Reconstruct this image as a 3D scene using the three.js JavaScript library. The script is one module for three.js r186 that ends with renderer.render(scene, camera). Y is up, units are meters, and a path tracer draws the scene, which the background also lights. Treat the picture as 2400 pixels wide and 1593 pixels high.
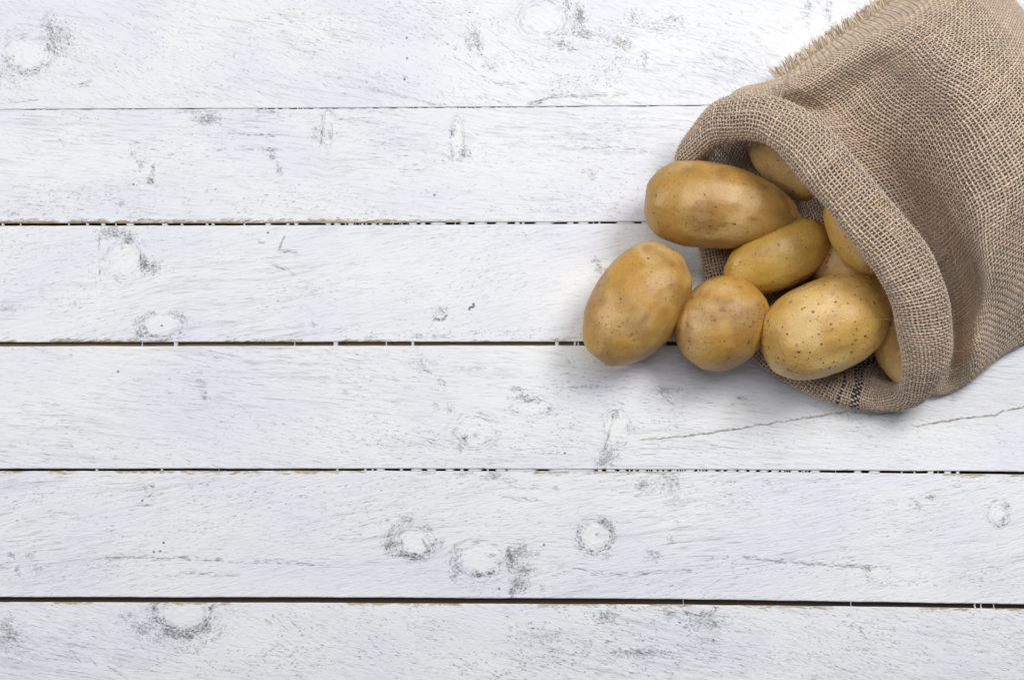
import * as THREE from 'three';
import { mergeGeometries } from 'three/addons/utils/BufferGeometryUtils.js';
import { RectAreaLightUniformsLib } from 'three/addons/lights/RectAreaLightUniformsLib.js';
import { ImprovedNoise } from 'three/addons/math/ImprovedNoise.js';

// ------------------------------------------------------------------ camera, light, exposure
const scene = new THREE.Scene();
const camera = new THREE.PerspectiveCamera(30, 1024 / 679, 0.05, 20);
const TILT = THREE.MathUtils.degToRad(11), DIST = 0.817;
camera.position.set(0, DIST * Math.cos(TILT), DIST * Math.sin(TILT));
camera.lookAt(0, 0, 0);
camera.updateMatrixWorld(true);
camera.updateProjectionMatrix();

RectAreaLightUniformsLib.init();
scene.background = new THREE.Color().setRGB(0.115, 0.128, 0.155);          // the pale room around the table
function softLamp(x, y, z, w, h, tx, ty, tz, color, intensity) {      // a soft area light without a fitting, placed unseen outside the frame
  const l = new THREE.RectAreaLight(color, intensity, w, h);
  l.position.set(x, y, z); l.lookAt(tx, ty, tz); scene.add(l);
}
softLamp(0.52, 0.84, -0.40, 0.38, 0.38, 0.28, 0, -0.12, new THREE.Color().setRGB(1.0, 0.98, 0.955), 12.5);
softLamp(-0.10, 1.50, -0.40, 1.1, 0.9, 0, 0, 0, new THREE.Color().setRGB(1.0, 0.985, 0.965), 2.2);
softLamp(-1.25, 0.84, -0.26, 0.55, 0.5, 0, 0, 0, new THREE.Color().setRGB(1.0, 0.985, 0.965), 10);

const renderer = new THREE.WebGLRenderer({ antialias: true });
renderer.toneMapping = THREE.LinearToneMapping;
renderer.toneMappingExposure = 1.10;
renderer.shadowMap.enabled = true;

// ------------------------------------------------------------------ helpers
function rng(seed) { let a = seed >>> 0; return () => { a |= 0; a = (a + 0x6D2B79F5) | 0; let t = Math.imul(a ^ (a >>> 15), 1 | a); t = (t + Math.imul(t ^ (t >>> 7), 61 | t)) ^ t; return ((t ^ (t >>> 14)) >>> 0) / 4294967296; }; }
const perlin = new ImprovedNoise();
const noise = (x, y = 0, z = 0) => perlin.noise(x + 31.7, y + 17.3, z + 5.9);
const fbm = (x, y, z, o = 3) => { let s = 0, a = 1, t = 0; for (let i = 0; i < o; i++) { s += a * noise(x, y, z); t += a; a *= 0.5; x = x * 2.03 + 7; y = y * 2.03 + 3; z = z * 2.03 + 1; } return s / t; };
const lerp = (a, b, t) => a + (b - a) * t, clamp = (x, a = 0, b = 1) => Math.min(b, Math.max(a, x));
const smooth = (a, b, x) => { const t = clamp((x - a) / (b - a)); return t * t * (3 - 2 * t); };
const mm = 0.001;
// survey point of the photograph (its 2400 x 1593 grid) at a height in mm -> place on or over the table
const MEASURE = camera.clone();
function at(px, py, h = 0) {
  const p = new THREE.Vector3(px / 1200 - 1, 1 - py / 796.5, 0.5).unproject(MEASURE);
  const d = p.sub(MEASURE.position).normalize(), t = (h * mm - MEASURE.position.y) / d.y;
  return MEASURE.position.clone().addScaledVector(d, t);
}
function mesh(name, geometry, material, parent) {
  const m = new THREE.Mesh(geometry, material); m.name = name; m.castShadow = m.receiveShadow = true; parent.add(m); return m;
}
function texture(data, w, h, srgb) {
  const t = new THREE.DataTexture(data, w, h, THREE.RGBAFormat, THREE.UnsignedByteType);
  t.magFilter = THREE.LinearFilter; t.minFilter = THREE.LinearMipmapLinearFilter; t.generateMipmaps = true;
  t.wrapS = t.wrapT = THREE.ClampToEdgeWrapping; if (srgb) t.colorSpace = THREE.SRGBColorSpace; t.needsUpdate = true; return t;
}
const toSRGB = (c) => 255 * clamp(c <= 0.0031308 ? 12.92 * c : 1.055 * Math.pow(c, 1 / 2.4) - 0.055);

// ------------------------------------------------------------------ the table of painted planks
const gaps = [   // [photo x, photo y of the middle, width] along each joint
  [[0, 256, 1.6], [800, 253, 2], [1600, 247, 1.6], [2400, 242, 1.6]],
  [[0, 525, 5.5], [800, 524, 4.5], [1600, 520, 4.5], [2400, 517, 5]],
  [[0, 806, 9.5], [800, 805, 9.5], [1600, 804, 9], [2400, 804.5, 8]],
  [[0, 1100.6, 5], [800, 1100, 4.5], [1600, 1102, 4.5], [2400, 1107.7, 6]],
  [[0, 1404.7, 11.5], [800, 1406, 12.5], [1600, 1410, 12], [2400, 1421, 10]],
];
const XA = -0.42, XB = 0.42;
function edgeLine(pts) {   // z of an edge as a function of x, straight beyond the ends
  const p = pts.map(([x, y]) => at(x, y));
  return (x) => { let i = 0; while (i < p.length - 2 && x > p[i + 1].x) i++; return lerp(p[i].z, p[i + 1].z, (x - p[i].x) / (p[i + 1].x - p[i].x)); };
}
const lowerEdges = gaps.map((g) => edgeLine(g.map(([x, y, w]) => [x, y - w / 2])));   // near edge of the plank above the joint
const upperEdges = gaps.map((g) => edgeLine(g.map(([x, y, w]) => [x, y + w / 2])));   // far edge of the plank below it
const farEnd = edgeLine([[0, -28], [2400, -40]]), nearEnd = edgeLine([[0, 1712], [2400, 1735]]);
const planks = [0, 1, 2, 3, 4, 5].map((i) => ({ far: i ? upperEdges[i - 1] : farEnd, near: i < 5 ? lowerEdges[i] : nearEnd }));
planks.forEach((p, i) => console.log('plank', i, ((p.near(0) - p.far(0)) / mm).toFixed(1), ((p.near(-0.3) - p.far(-0.3)) / mm).toFixed(1), ((p.near(0.3) - p.far(0.3)) / mm).toFixed(1)));

// worn marks: each at its place in the photograph. p = patch of flecks, k = arc of flecks round a knot, l = line of flecks, w = smooth knot
const D = Math.PI / 180;
const marks = [
  // plank 1
  ['p', 118, 75, 22, 40, 70, 1.5, 0.75], ['p', 152, 88, 26, 34, 60, 1.1, 0.65], ['p', 128, 112, 12, 10, 80, 1.2, 0.8], ['p', 180, 105, 26, 24, 60, 0.45, 0.5],
  ['w', 66, 126, 44, 38], ['k', 66, 128, 46, 42, 20, 175, 1.2, 0.7], ['p', 30, 190, 40, 26, 20, 0.5, 0.6], ['l', 168, 204, 222, 190, 0.9, 0.75], ['l', 0, 238, 88, 236, 0.7, 0.5], ['p', 10, 160, 12, 26, 60, 0.7, 0.6],
  ['f', 520, 95, 290, 75, 32, 0.34, 0.45], ['f', 880, 60, 220, 60, 30, 0.30, 0.45], ['f', 760, 160, 320, 60, 22, 0.28, 0.4], ['f', 1000, 185, 220, 55, 24, 0.32, 0.45],
  ['p', 1112, 85, 13, 30, 75, 1.5, 0.7], ['p', 1124, 108, 10, 26, 80, 1.4, 0.65], ['p', 1098, 90, 12, 34, 70, 0.9, 0.6], ['p', 1150, 155, 20, 12, 40, 1.2, 0.6], ['p', 1168, 60, 22, 20, 50, 0.7, 0.5],
  ['w', 1276, 42, 46, 36], ['p', 1358, 38, 15, 34, 80, 1.9, 0.85], ['p', 1328, 8, 6, 26, 85, 1.4, 0.85], ['p', 1372, 80, 24, 14, 30, 1.4, 0.8], ['p', 1322, 108, 30, 14, 10, 1.1, 0.7], ['p', 1455, 100, 32, 15, 35, 1.5, 0.75, 1], ['p', 1415, 78, 34, 18, 40, 0.6, 0.6, 1],
  ['p', 1484, 40, 20, 20, 60, 0.9, 0.75], ['p', 1510, 140, 9, 14, 60, 1.6, 0.8, 1], ['p', 1300, 145, 40, 12, 15, 0.5, 0.5, 1], ['k', 1290, 45, 62, 44, 20, 100, 1, 0.6], ['p', 1540, 62, 60, 28, -10, 0.4, 0.6], ['p', 1580, 46, 30, 10, -20, 0.9, 0.7],
  ['k', 1330, 90, 150, 112, 22, 108, 1.4, 0.72], ['l', 1236, 246, 1295, 226, 1.6, 0.75], ['l', 1295, 226, 1470, 223, 1.2, 0.62], ['l', 1170, 196, 1240, 196, 0.7, 0.5],
  ['s', 880, 208, 960, 232], ['s', 950, 228, 1030, 248], ['s', 1030, 90, 1080, 120], ['s', 1120, 172, 1180, 202], ['s', 1110, 224, 1200, 246], ['s', 1160, 90, 1240, 150], ['s', 1000, 60, 1040, 85], ['s', 1060, 130, 1115, 165], ['s', 640, 20, 690, 60],
  ['d', 953, 88], ['d', 954, 136], ['d', 948, 186], ['p', 949, 184, 8, 6, 0, 1, 0.6], ['p', 1893, 28, 10, 40, 80, 0.9, 0.65], ['p', 1942, 24, 12, 34, 80, 0.9, 0.65], ['f', 1750, 90, 140, 80, 28, 0.3, 0.4],
  // plank 2
  ['p', 486, 281, 32, 14, 5, 2.4, 0.62], ['p', 455, 262, 60, 6, 3, 1.5, 0.5], ['f', 120, 268, 160, 14, 12, 0.8, 0.4], ['l', 535, 312, 645, 319, 1.0, 0.62], ['p', 632, 350, 22, 5, 5, 2.2, 0.65], ['p', 515, 350, 14, 4, 0, 1.6, 0.6], ['l', 545, 346, 620, 351, 0.7, 0.5],
  ['p', 638, 368, 12, 13, 20, 1.5, 0.55, 2], ['p', 656, 398, 9, 14, 90, 1.7, 0.7, 2], ['p', 310, 360, 8, 12, 80, 1.3, 0.65], ['p', 326, 385, 12, 14, 60, 1.2, 0.65], ['k', 338, 400, 22, 30, -30, 60, 1.5, 0.7], ['d', 313, 432], ['d', 358, 427], ['p', 352, 420, 9, 9, 60, 1.3, 0.7], ['l', 300, 333, 325, 334, 1, 0.6],
  ['p', 738, 316, 14, 22, 70, 0.9, 0.6], ['l', 757, 265, 752, 350, 0.9, 0.55], ['p', 774, 310, 10, 22, 65, 1.0, 0.55, 2], ['w', 768, 300, 8, 40], ['l', 600, 258, 660, 264, 1.4, 0.55],
  ['w', 1072, 330, 13, 44], ['p', 1088, 356, 15, 16, 15, 1.9, 0.65], ['p', 1062, 312, 7, 12, 70, 1.8, 0.65], ['k', 1072, 332, 16, 48, 120, 250, 0.7, 0.5], ['p', 1050, 370, 10, 5, 0, 1.2, 0.55], ['p', 1388, 412, 10, 14, 50, 1.4, 0.6, 2], ['p', 1370, 402, 10, 4, 10, 1.4, 0.5], ['d', 1018, 457],
  ['f', 380, 468, 430, 36, -36, 0.55, 0.42], ['p', 285, 478, 12, 7, -20, 1.8, 0.55], ['p', 28, 498, 14, 10, -20, 1.2, 0.5], ['l', 1290, 347, 1440, 345, 0.5, 0.5], ['l', 1440, 345, 1530, 356, 0.6, 0.5], ['l', 925, 402, 1000, 396, 0.7, 0.5], ['f', 1000, 470, 240, 40, -20, 0.4, 0.4], ['f', 1400, 470, 200, 36, -15, 0.42, 0.42],
  // plank 3
  ['p', 262, 545, 34, 14, 15, 2.0, 0.72], ['p', 300, 562, 22, 18, 40, 1.5, 0.7], ['p', 240, 552, 12, 14, 60, 1.0, 0.6], ['p', 352, 624, 24, 17, -10, 2.2, 0.75], ['p', 335, 612, 8, 14, 80, 1.7, 0.75], ['p', 385, 632, 26, 9, 10, 0.8, 0.6], ['w', 292, 608, 34, 40], ['l', 232, 560, 234, 650, 0.6, 0.5],
  ['p', 215, 645, 22, 18, 40, 0.6, 0.5], ['l', 330, 585, 330, 625, 0.9, 0.6], ['w', 380, 762, 40, 24], ['k', 380, 762, 54, 34, 100, 250, 1.3, 0.65], ['k', 384, 758, 48, 28, -75, 0, 1.5, 0.6], ['k', 380, 764, 46, 30, 20, 130, 0.9, 0.6], ['d', 379, 763], ['p', 326, 785, 12, 14, 60, 1.5, 0.65],
  ['l', 668, 552, 652, 588, 1.4, 0.65], ['l', 652, 588, 702, 592, 1.2, 0.65], ['l', 640, 618, 688, 642, 1.0, 0.6], ['d', 628, 545], ['l', 585, 555, 620, 570, 0.7, 0.5], ['p', 20, 722, 34, 12, -20, 0.9, 0.45], ['p', 160, 715, 30, 12, -15, 0.6, 0.4], ['f', 560, 575, 90, 40, -30, 0.5, 0.35], ['f', 180, 640, 120, 60, -25, 0.3, 0.35],
  ['p', 738, 760, 9, 8, 30, 1.4, 0.55], ['k', 1030, 735, 20, 14, 0, 150, 1.9, 0.7], ['p', 1038, 728, 14, 8, 30, 1.7, 0.65], ['p', 1015, 728, 22, 14, 30, 0.5, 0.45], ['b', 1098, 726, 1104, 719], ['b', 1103, 720, 1113, 717], ['b', 1108, 714, 1112, 711], ['p', 1398, 612, 14, 10, 30, 1.3, 0.6], ['p', 1412, 632, 18, 10, 40, 1.6, 0.6], ['w', 1420, 618, 16, 10],
  ['f', 1100, 782, 280, 14, 0, 0.9, 0.5], ['p', 980, 788, 18, 6, 0, 2.0, 0.6, 2], ['p', 1030, 788, 30, 5, 0, 1.8, 0.5, 1], ['p', 868, 790, 14, 4, 0, 1.6, 0.6], ['f', 720, 770, 200, 20, -15, 0.5, 0.4], ['f', 940, 720, 40, 50, -40, 0.5, 0.35],
  // plank 4
  ['d', 277, 871], ['p', 470, 895, 12, 8, 10, 1.0, 0.5], ['p', 475, 915, 10, 14, 60, 1.2, 0.55], ['p', 482, 930, 9, 6, 10, 1.6, 0.6], ['l', 440, 878, 480, 878, 0.8, 0.5], ['p', 325, 893, 12, 5, 0, 1.2, 0.4], ['l', 105, 948, 135, 949, 0.8, 0.5],
  ['p', 1000, 855, 24, 16, 40, 1.0, 0.5], ['p', 1003, 872, 10, 6, 20, 1.8, 0.55], ['p', 970, 835, 24, 20, 30, 0.6, 0.45], ['p', 1035, 898, 12, 16, 50, 1.0, 0.5], ['l', 1060, 862, 1140, 866, 0.9, 0.45], ['p', 928, 892, 8, 3, 0, 2, 0.5, 2],
  ['p', 1213, 912, 16, 6, 5, 2.6, 0.65, 2], ['p', 1222, 930, 18, 8, 25, 2.0, 0.65], ['p', 1246, 937, 20, 8, -5, 2.4, 0.7], ['p', 1192, 932, 4, 5, 30, 1.8, 0.6], ['w', 1250, 955, 36, 16], ['p', 1286, 962, 12, 9, 40, 1.0, 0.55],
  ['p', 1055, 958, 16, 12, 60, 1.1, 0.5, 2], ['p', 1022, 952, 8, 8, 40, 1.1, 0.5], ['w', 1110, 1010, 38, 30], ['p', 1090, 1028, 12, 12, 60, 2.3, 0.65], ['p', 1112, 1020, 14, 8, -20, 1.0, 0.55], ['p', 1078, 1050, 8, 16, 85, 1.1, 0.5],
  ['w', 1444, 1000, 24, 34], ['p', 1424, 1068, 22, 22, -55, 2.1, 0.62], ['p', 1412, 1085, 18, 12, -50, 1.4, 0.6], ['l', 1438, 975, 1418, 1050, 1.2, 0.55], ['p', 1440, 975, 12, 10, 40, 1.4, 0.6], ['p', 1445, 966, 10, 6, 40, 1.6, 0.6],
  ['p', 1365, 907, 22, 4, 0, 2.2, 0.55, 2], ['p', 1398, 905, 10, 4, 0, 1.8, 0.5], ['l', 1320, 905, 1350, 909, 0.9, 0.5], ['p', 1560, 914, 22, 10, 15, 1.8, 0.6], ['s', 1540, 918, 1580, 948], ['d', 1324, 1062], ['p', 1335, 848, 8, 6, 30, 1.2, 0.6],
  ['f', 980, 1030, 120, 30, 26, 0.8, 0.5], ['f', 1250, 1000, 130, 50, 24, 0.75, 0.5], ['f', 1420, 930, 180, 30, 10, 0.5, 0.45], ['f', 1540, 1005, 70, 40, 18, 0.9, 0.5], ['f', 250, 1060, 230, 28, 14, 0.45, 0.4], ['f', 700, 1010, 200, 40, 8, 0.4, 0.42], ['s', 985, 1020, 1020, 1045],
  ['c', [1500, 1032], [1600, 1024], [1660, 1016], [1720, 1008], [1760, 1000], [1830, 990], [1880, 982], [1930, 975], [1985, 966]], ['c', [2150, 1002], [2190, 992], [2230, 986], [2270, 980], [2335, 974], [2350, 966], [2400, 955], [2460, 946]], ['c', [1985, 966], [2040, 970], [2100, 968]],
  ['p', 1735, 934, 14, 6, 20, 1.8, 0.55], ['p', 2240, 932, 12, 7, 10, 1.5, 0.5], ['f', 2000, 1030, 380, 34, 12, 0.45, 0.35], ['s', 1988, 970, 1990, 984], ['s', 2000, 980, 2020, 994],
  // plank 5
  ['p', 332, 1142, 14, 9, 20, 0.9, 0.5, 2], ['p', 356, 1139, 7, 6, 30, 2.2, 0.6], ['d', 333, 1173], ['l', 345, 1162, 355, 1155, 1, 0.6], ['p', 28, 1302, 12, 10, 20, 1.5, 0.6], ['p', 68, 1302, 10, 6, 10, 2.4, 0.6, 2], ['p', 10, 1326, 12, 7, 0, 1.5, 0.55], ['p', 40, 1336, 7, 14, 85, 1.5, 0.65], ['d', 360, 1293], ['d', 375, 1292], ['d', 383, 1272],
  ['l', 250, 1304, 540, 1313, 0.9, 0.62], ['l', 540, 1318, 760, 1322, 0.7, 0.65], ['l', 380, 1347, 560, 1346, 0.9, 0.5], ['p', 90, 1333, 20, 9, -40, 1.2, 0.5], ['p', 250, 1326, 90, 10, -20, 0.5, 0.42], ['p', 240, 1355, 30, 8, -60, 0.6, 0.4], ['l', 320, 1184, 370, 1184, 0.8, 0.5],
  ['w', 972, 1272, 34, 26], ['k', 976, 1268, 40, 42, 10, 150, 1.7, 0.72], ['p', 972, 1302, 26, 8, 5, 2.0, 0.7], ['k', 985, 1266, 75, 50, 130, 235, 1.4, 0.66], ['p', 912, 1280, 12, 24, -65, 1.4, 0.65], ['p', 955, 1218, 18, 10, -35, 1.6, 0.6], ['p', 1000, 1240, 18, 9, 20, 1.2, 0.55], ['l', 990, 1265, 1004, 1288, 1.4, 0.7], ['p', 1032, 1272, 10, 10, -40, 1.2, 0.6], ['l', 940, 1265, 945, 1285, 1.2, 0.6],
  ['w', 1128, 1312, 50, 34], ['k', 1132, 1312, 66, 52, 140, 215, 1.4, 0.62], ['k', 1132, 1310, 42, 38, 10, 130, 1.8, 0.75], ['p', 1118, 1348, 16, 6, 10, 2.2, 0.75], ['p', 1150, 1302, 10, 6, 10, 1.8, 0.65], ['p', 1065, 1345, 12, 22, -60, 1.0, 0.55], ['k', 1130, 1315, 75, 64, 60, 120, 0.5, 0.45],
  ['p', 1215, 1292, 22, 22, -25, 2.2, 0.62], ['p', 1195, 1312, 14, 24, -60, 2.4, 0.72], ['p', 1228, 1336, 26, 16, -25, 2.0, 0.68], ['p', 1215, 1368, 22, 20, -55, 2.2, 0.72], ['p', 1200, 1385, 8, 18, -75, 2.4, 0.8], ['p', 1255, 1295, 14, 12, -10, 1.0, 0.5], ['d', 1170, 1380], ['d', 1275, 1277], ['p', 1270, 1380, 8, 14, -65, 1.0, 0.5],
  ['w', 1396, 1256, 32, 30], ['k', 1396, 1256, 40, 36, -80, 60, 1.9, 0.68], ['k', 1396, 1256, 42, 38, 60, 220, 1.3, 0.62], ['p', 1400, 1253, 4, 4, 0, 3, 0.7], ['p', 1358, 1275, 12, 22, 55, 0.9, 0.5], ['p', 1420, 1225, 16, 9, 25, 1.6, 0.6], ['l', 1350, 1330, 1420, 1348, 0.8, 0.5], ['l', 1420, 1346, 1620, 1338, 1.0, 0.5], ['p', 1530, 1300, 20, 14, 20, 1.3, 0.6], ['p', 1572, 1264, 8, 10, -50, 1.7, 0.6, 2], ['p', 1420, 1308, 14, 6, -20, 1.1, 0.5],
  ['p', 1165, 1112, 26, 12, 25, 1.8, 0.6], ['p', 1200, 1132, 20, 10, 20, 1.0, 0.45, 2], ['p', 1090, 1108, 20, 9, 30, 1.5, 0.55], ['p', 1000, 1108, 16, 6, -20, 1.6, 0.5], ['f', 1000, 1140, 190, 28, -14, 0.55, 0.4], ['l', 1200, 1145, 1310, 1142, 0.7, 0.5], ['l', 1180, 1163, 1280, 1175, 0.8, 0.5], ['p', 1508, 1142, 22, 18, -30, 1.8, 0.55], ['f', 1480, 1130, 80, 26, -20, 0.7, 0.4], ['p', 1570, 1130, 30, 30, 80, 1.6, 0.45, 1], ['p', 1590, 1165, 20, 16, 50, 0.7, 0.4], ['l', 1250, 1109, 1560, 1107, 1.1, 0.4, 1],
  ['l', 1740, 1306, 1860, 1320, 1.3, 0.6], ['l', 1860, 1320, 2040, 1330, 1.3, 0.6], ['w', 2060, 1346, 20, 16], ['p', 2038, 1332, 14, 7, 20, 2, 0.6], ['p', 2182, 1166, 12, 7, -20, 2.6, 0.55], ['p', 2152, 1185, 7, 12, -60, 1.7, 0.6], ['w', 2340, 1204, 18, 22], ['k', 2340, 1204, 24, 28, 0, 140, 1.0, 0.6], ['p', 2360, 1188, 10, 9, 30, 2.0, 0.55], ['p', 2352, 1218, 8, 6, 30, 1.8, 0.65], ['f', 2210, 1350, 180, 24, 8, 0.9, 0.5], ['f', 1820, 1330, 200, 26, 6, 0.7, 0.5], ['f', 500, 1200, 480, 60, -18, 0.45, 0.38], ['f', 130, 1170, 120, 50, -28, 0.6, 0.42], ['f', 1850, 1150, 200, 20, 5, 0.5, 0.4], ['p', 1800, 1132, 10, 5, -30, 1.6, 0.5],
  // plank 6
  ['w', 430, 1436, 52, 34], ['k', 430, 1438, 62, 46, 8, 172, 2.6, 0.78], ['p', 405, 1486, 26, 12, 30, 2.0, 0.75], ['p', 440, 1494, 22, 9, 0, 2.2, 0.8], ['p', 480, 1476, 16, 10, -30, 1.8, 0.75], ['p', 364, 1426, 9, 14, 70, 2.3, 0.75], ['p', 496, 1425, 8, 14, -60, 1.8, 0.75], ['p', 335, 1472, 24, 14, 40, 1.5, 0.62], ['p', 300, 1450, 26, 14, 25, 1.0, 0.55], ['k', 430, 1440, 110, 75, 20, 160, 1.2, 0.5], ['p', 420, 1520, 40, 14, -20, 0.5, 0.4],
  ['p', 24, 1492, 34, 40, 20, 1.3, 0.62], ['p', 10, 1470, 14, 16, 20, 1.3, 0.6], ['s', 170, 1530, 190, 1552], ['s', 205, 1540, 225, 1558], ['s', 255, 1562, 300, 1590], ['s', 620, 1448, 640, 1470], ['s', 645, 1446, 672, 1474], ['s', 676, 1448, 700, 1475], ['f', 690, 1465, 60, 30, 50, 0.9, 0.55], ['f', 300, 1535, 90, 40, 32, 0.8, 0.5],
  ['f', 620, 1545, 160, 40, -18, 0.8, 0.55], ['f', 900, 1480, 160, 60, 24, 0.7, 0.5], ['f', 1400, 1475, 220, 60, 28, 1.3, 0.6], ['f', 1340, 1560, 260, 36, 22, 1.2, 0.6], ['p', 1420, 1448, 26, 18, 45, 1.6, 0.6], ['p', 1500, 1530, 60, 14, 15, 1.4, 0.6], ['p', 1570, 1440, 26, 14, 35, 1.4, 0.6], ['p', 1655, 1458, 46, 22, -20, 1.6, 0.6], ['k', 1640, 1420, 40, 22, 0, 150, 1.3, 0.6], ['p', 1650, 1505, 40, 10, -5, 0.9, 0.5], ['d', 1672, 1500], ['f', 1850, 1490, 220, 60, 18, 0.65, 0.5], ['f', 2200, 1500, 220, 70, 14, 0.6, 0.45], ['s', 2010, 1460, 2030, 1495], ['f', 80, 1430, 100, 20, 10, 0.5, 0.4], ['p', 1270, 1490, 50, 14, 12, 1.0, 0.5],
];
const TW = 2048, TH = 288;
const grainAngle = [24, 6, -10, 8, -10, 20];   // the lean of the flecks on each plank, degrees
const edgeWood = [   // bare wood showing along an edge: plank, near edge?, from, to (photo x), strength
  [1, 1, 0, 950, 0.95], [1, 1, 950, 1080, 0.5], [2, 1, 0, 330, 0.7], [2, 1, 330, 1340, 0.3], [4, 0, 0, 860, 0.55], [5, 0, 0, 2400, 0.5], [4, 0, 1230, 1580, 0.4], [4, 0, 2180, 2400, 0.7], [3, 1, 1300, 1420, 0.3],
];
function paintedPlank(i, p) {
  const z0 = Math.min(p.far(XA), p.far(XB)), z1 = Math.max(p.near(XA), p.near(XB)), LX = XB - XA, LZ = z1 - z0, rand = rng(900 + i);
  const dark = new Float32Array(TW * TH), tan = new Float32Array(TW * TH), hgt = new Float32Array(TW * TH), calm = new Float32Array(TW * TH);
  const sx = TW / LX, sz = TH / LZ;
  const dash = (x, z, len, wid, ang, d, depth = 0.5, warm = 0) => {     // a fleck where the paint is missing, lengths in metres
    const ca = Math.cos(ang), sa = Math.sin(ang), rX = (len * Math.abs(ca) + wid) * sx + 1.5, rZ = (len * Math.abs(sa) + wid) * sz + 1.5, cx = (x - XA) * sx, cz = (z - z0) * sz;
    const lw = Math.max(wid, 0.26e-3), d2 = d * Math.min(1, wid / 0.26e-3), wob = rand() * 10;
    for (let yy = Math.max(0, Math.floor(cz - rZ)); yy <= Math.min(TH - 1, cz + rZ); yy++) for (let xx = Math.max(0, Math.floor(cx - rX)); xx <= Math.min(TW - 1, cx + rX); xx++) {
      const dx = (xx + 0.5 - cx) / sx, dz = (yy + 0.5 - cz) / sz, al = (dx * ca + dz * sa) / len, ac = (-dx * sa + dz * ca) / lw + 0.35 * Math.sin(al * 4 + wob);
      const r = al * al + ac * ac; if (r > 1.6) continue;
      const k = d2 * (1 - smooth(0.35, 1.5, r)), q = yy * TW + xx;
      dark[q] = 1 - (1 - dark[q]) * (1 - k); hgt[q] -= depth * k; if (warm) tan[q] = Math.max(tan[q], k * warm);
    }
  };
  const px = (a, b) => { const q = at(a, b); return [q.x, q.z]; }, S = 0.275e-3;
  const fleck = (x, z, ang, d, warm, big = 1) => dash(x, z, (0.35 + 1.1 * rand() * rand()) * 1e-3 * big, (0.14 + 0.26 * rand()) * 1e-3 * big, ang, d * (0.45 + 0.55 * rand()), 0.6, warm);
  const inside = (y) => { const b = [[-60, 256], [256, 525], [525, 806], [806, 1101], [1101, 1407], [1407, 1800]][i]; return y >= b[0] && y < b[1]; };
  const knots = marks.filter((m) => m[0] === 'w' && inside(m[2])).map((m) => [...px(m[1], m[2]), m[3] * S, m[4] * S]);
  const g2 = () => (rand() + rand() + rand() - 1.5) * 1.15;
  for (const m of marks) {
    const t = m[0], y = Array.isArray(m[1]) ? m[1][1] : m[2]; if (!inside(y)) continue;
    if (t === 'w') {
      const [cx, cz] = px(m[1], m[2]), rx = m[3] * S, rz = m[4] * S;
      for (let yy = 0; yy < TH; yy++) for (let xx = Math.max(0, Math.floor((cx - 2 * rx - XA) * sx)); xx < Math.min(TW, (cx + 2 * rx - XA) * sx); xx++) {
        const dx = ((xx + 0.5) / sx + XA - cx) / rx, dz = ((yy + 0.5) / sz + z0 - cz) / rz, r = Math.sqrt(dx * dx + dz * dz) + 0.18 * noise(dx * 2, dz * 2, m[1]);
        const k = 1 - smooth(0.75, 1.15, r), q = yy * TW + xx; calm[q] = Math.max(calm[q], k); hgt[q] += 0.22 * k * (0.6 + 0.4 * Math.cos(r * 11));
      }
    }
  }
  for (const m of marks) {
    const t = m[0], y = Array.isArray(m[1]) ? m[1][1] : m[2]; if (!inside(y)) continue;
    const warm = { 1: 0.5, 2: 0.35 };
    if (t === 'p' || t === 'f') {
      const [, X, Y, rx, ry, ang, den, d, w] = m, n = Math.round(rx * ry * den * (t === 'p' ? 0.15 : 0.042));
      for (let k = 0; k < n; k++) {
        const a = t === 'p' ? g2() : rand() * 2 - 1, b = t === 'p' ? g2() : rand() * 2 - 1, [x, z] = px(X + a * rx, Y + b * ry);
        if (t === 'f' && noise(x * 90, z * 150, i * 3) < -0.05) continue;
        fleck(x, z, (ang + (rand() - 0.5) * (t === 'p' ? 70 : 24)) * D, d * (t === 'p' ? 0.85 : 1), warm[w] || 0, t === 'p' ? 0.95 : 1.15);
      }
      if (t === 'p' && den >= 0.9) for (let k = 0; k < rx * ry * 0.03 * Math.min(1.6, den); k++) { const [x, z] = px(X + g2() * rx * 0.8, Y + g2() * ry * 0.8); dash(x, z, 1.7e-3, 0.8e-3, ang * D + (rand() - 0.5) * 0.5, d * 0.24, 0.12, warm[w] || 0); }
    } else if (t === 'k') {
      const [, X, Y, rx, ry, a0, a1, den, d] = m, n = Math.round(Math.abs(a1 - a0) * D * (rx + ry) / 2 * den * 0.85);
      for (let k = 0; k < n; k++) { const a = lerp(a0, a1, rand()) * D, r = 1 + g2() * 0.24, [x, z] = px(X + Math.cos(a) * rx * r, Y + Math.sin(a) * ry * r); fleck(x, z, a + Math.PI / 2 + (rand() - 0.5) * 1.5, d * 0.8, 0, 1.05); }
    } else if (t === 'l') {
      const [, X, Y, X2, Y2, den, d, w] = m, L = Math.hypot(X2 - X, Y2 - Y), n = Math.round(L * den * 0.42), a = Math.atan2(Y2 - Y, X2 - X);
      for (let k = 0; k < n; k++) { const s = rand(), [x, z] = px(lerp(X, X2, s) + g2() * 2, lerp(Y, Y2, s) + g2() * 5 + 3 * noise(lerp(X, X2, s) / 30, Y)); dash(x, z, (0.8 + 1.8 * rand()) * 1e-3, (0.13 + 0.2 * rand()) * 1e-3, a + (rand() - 0.5) * 0.35, d * (0.3 + 0.5 * rand()), 0.6, warm[w] || 0); }
    } else if (t === 's' || t === 'b') {
      const [, X, Y, X2, Y2] = m, L = Math.hypot(X2 - X, Y2 - Y), a = Math.atan2(Y2 - Y, X2 - X);
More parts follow.
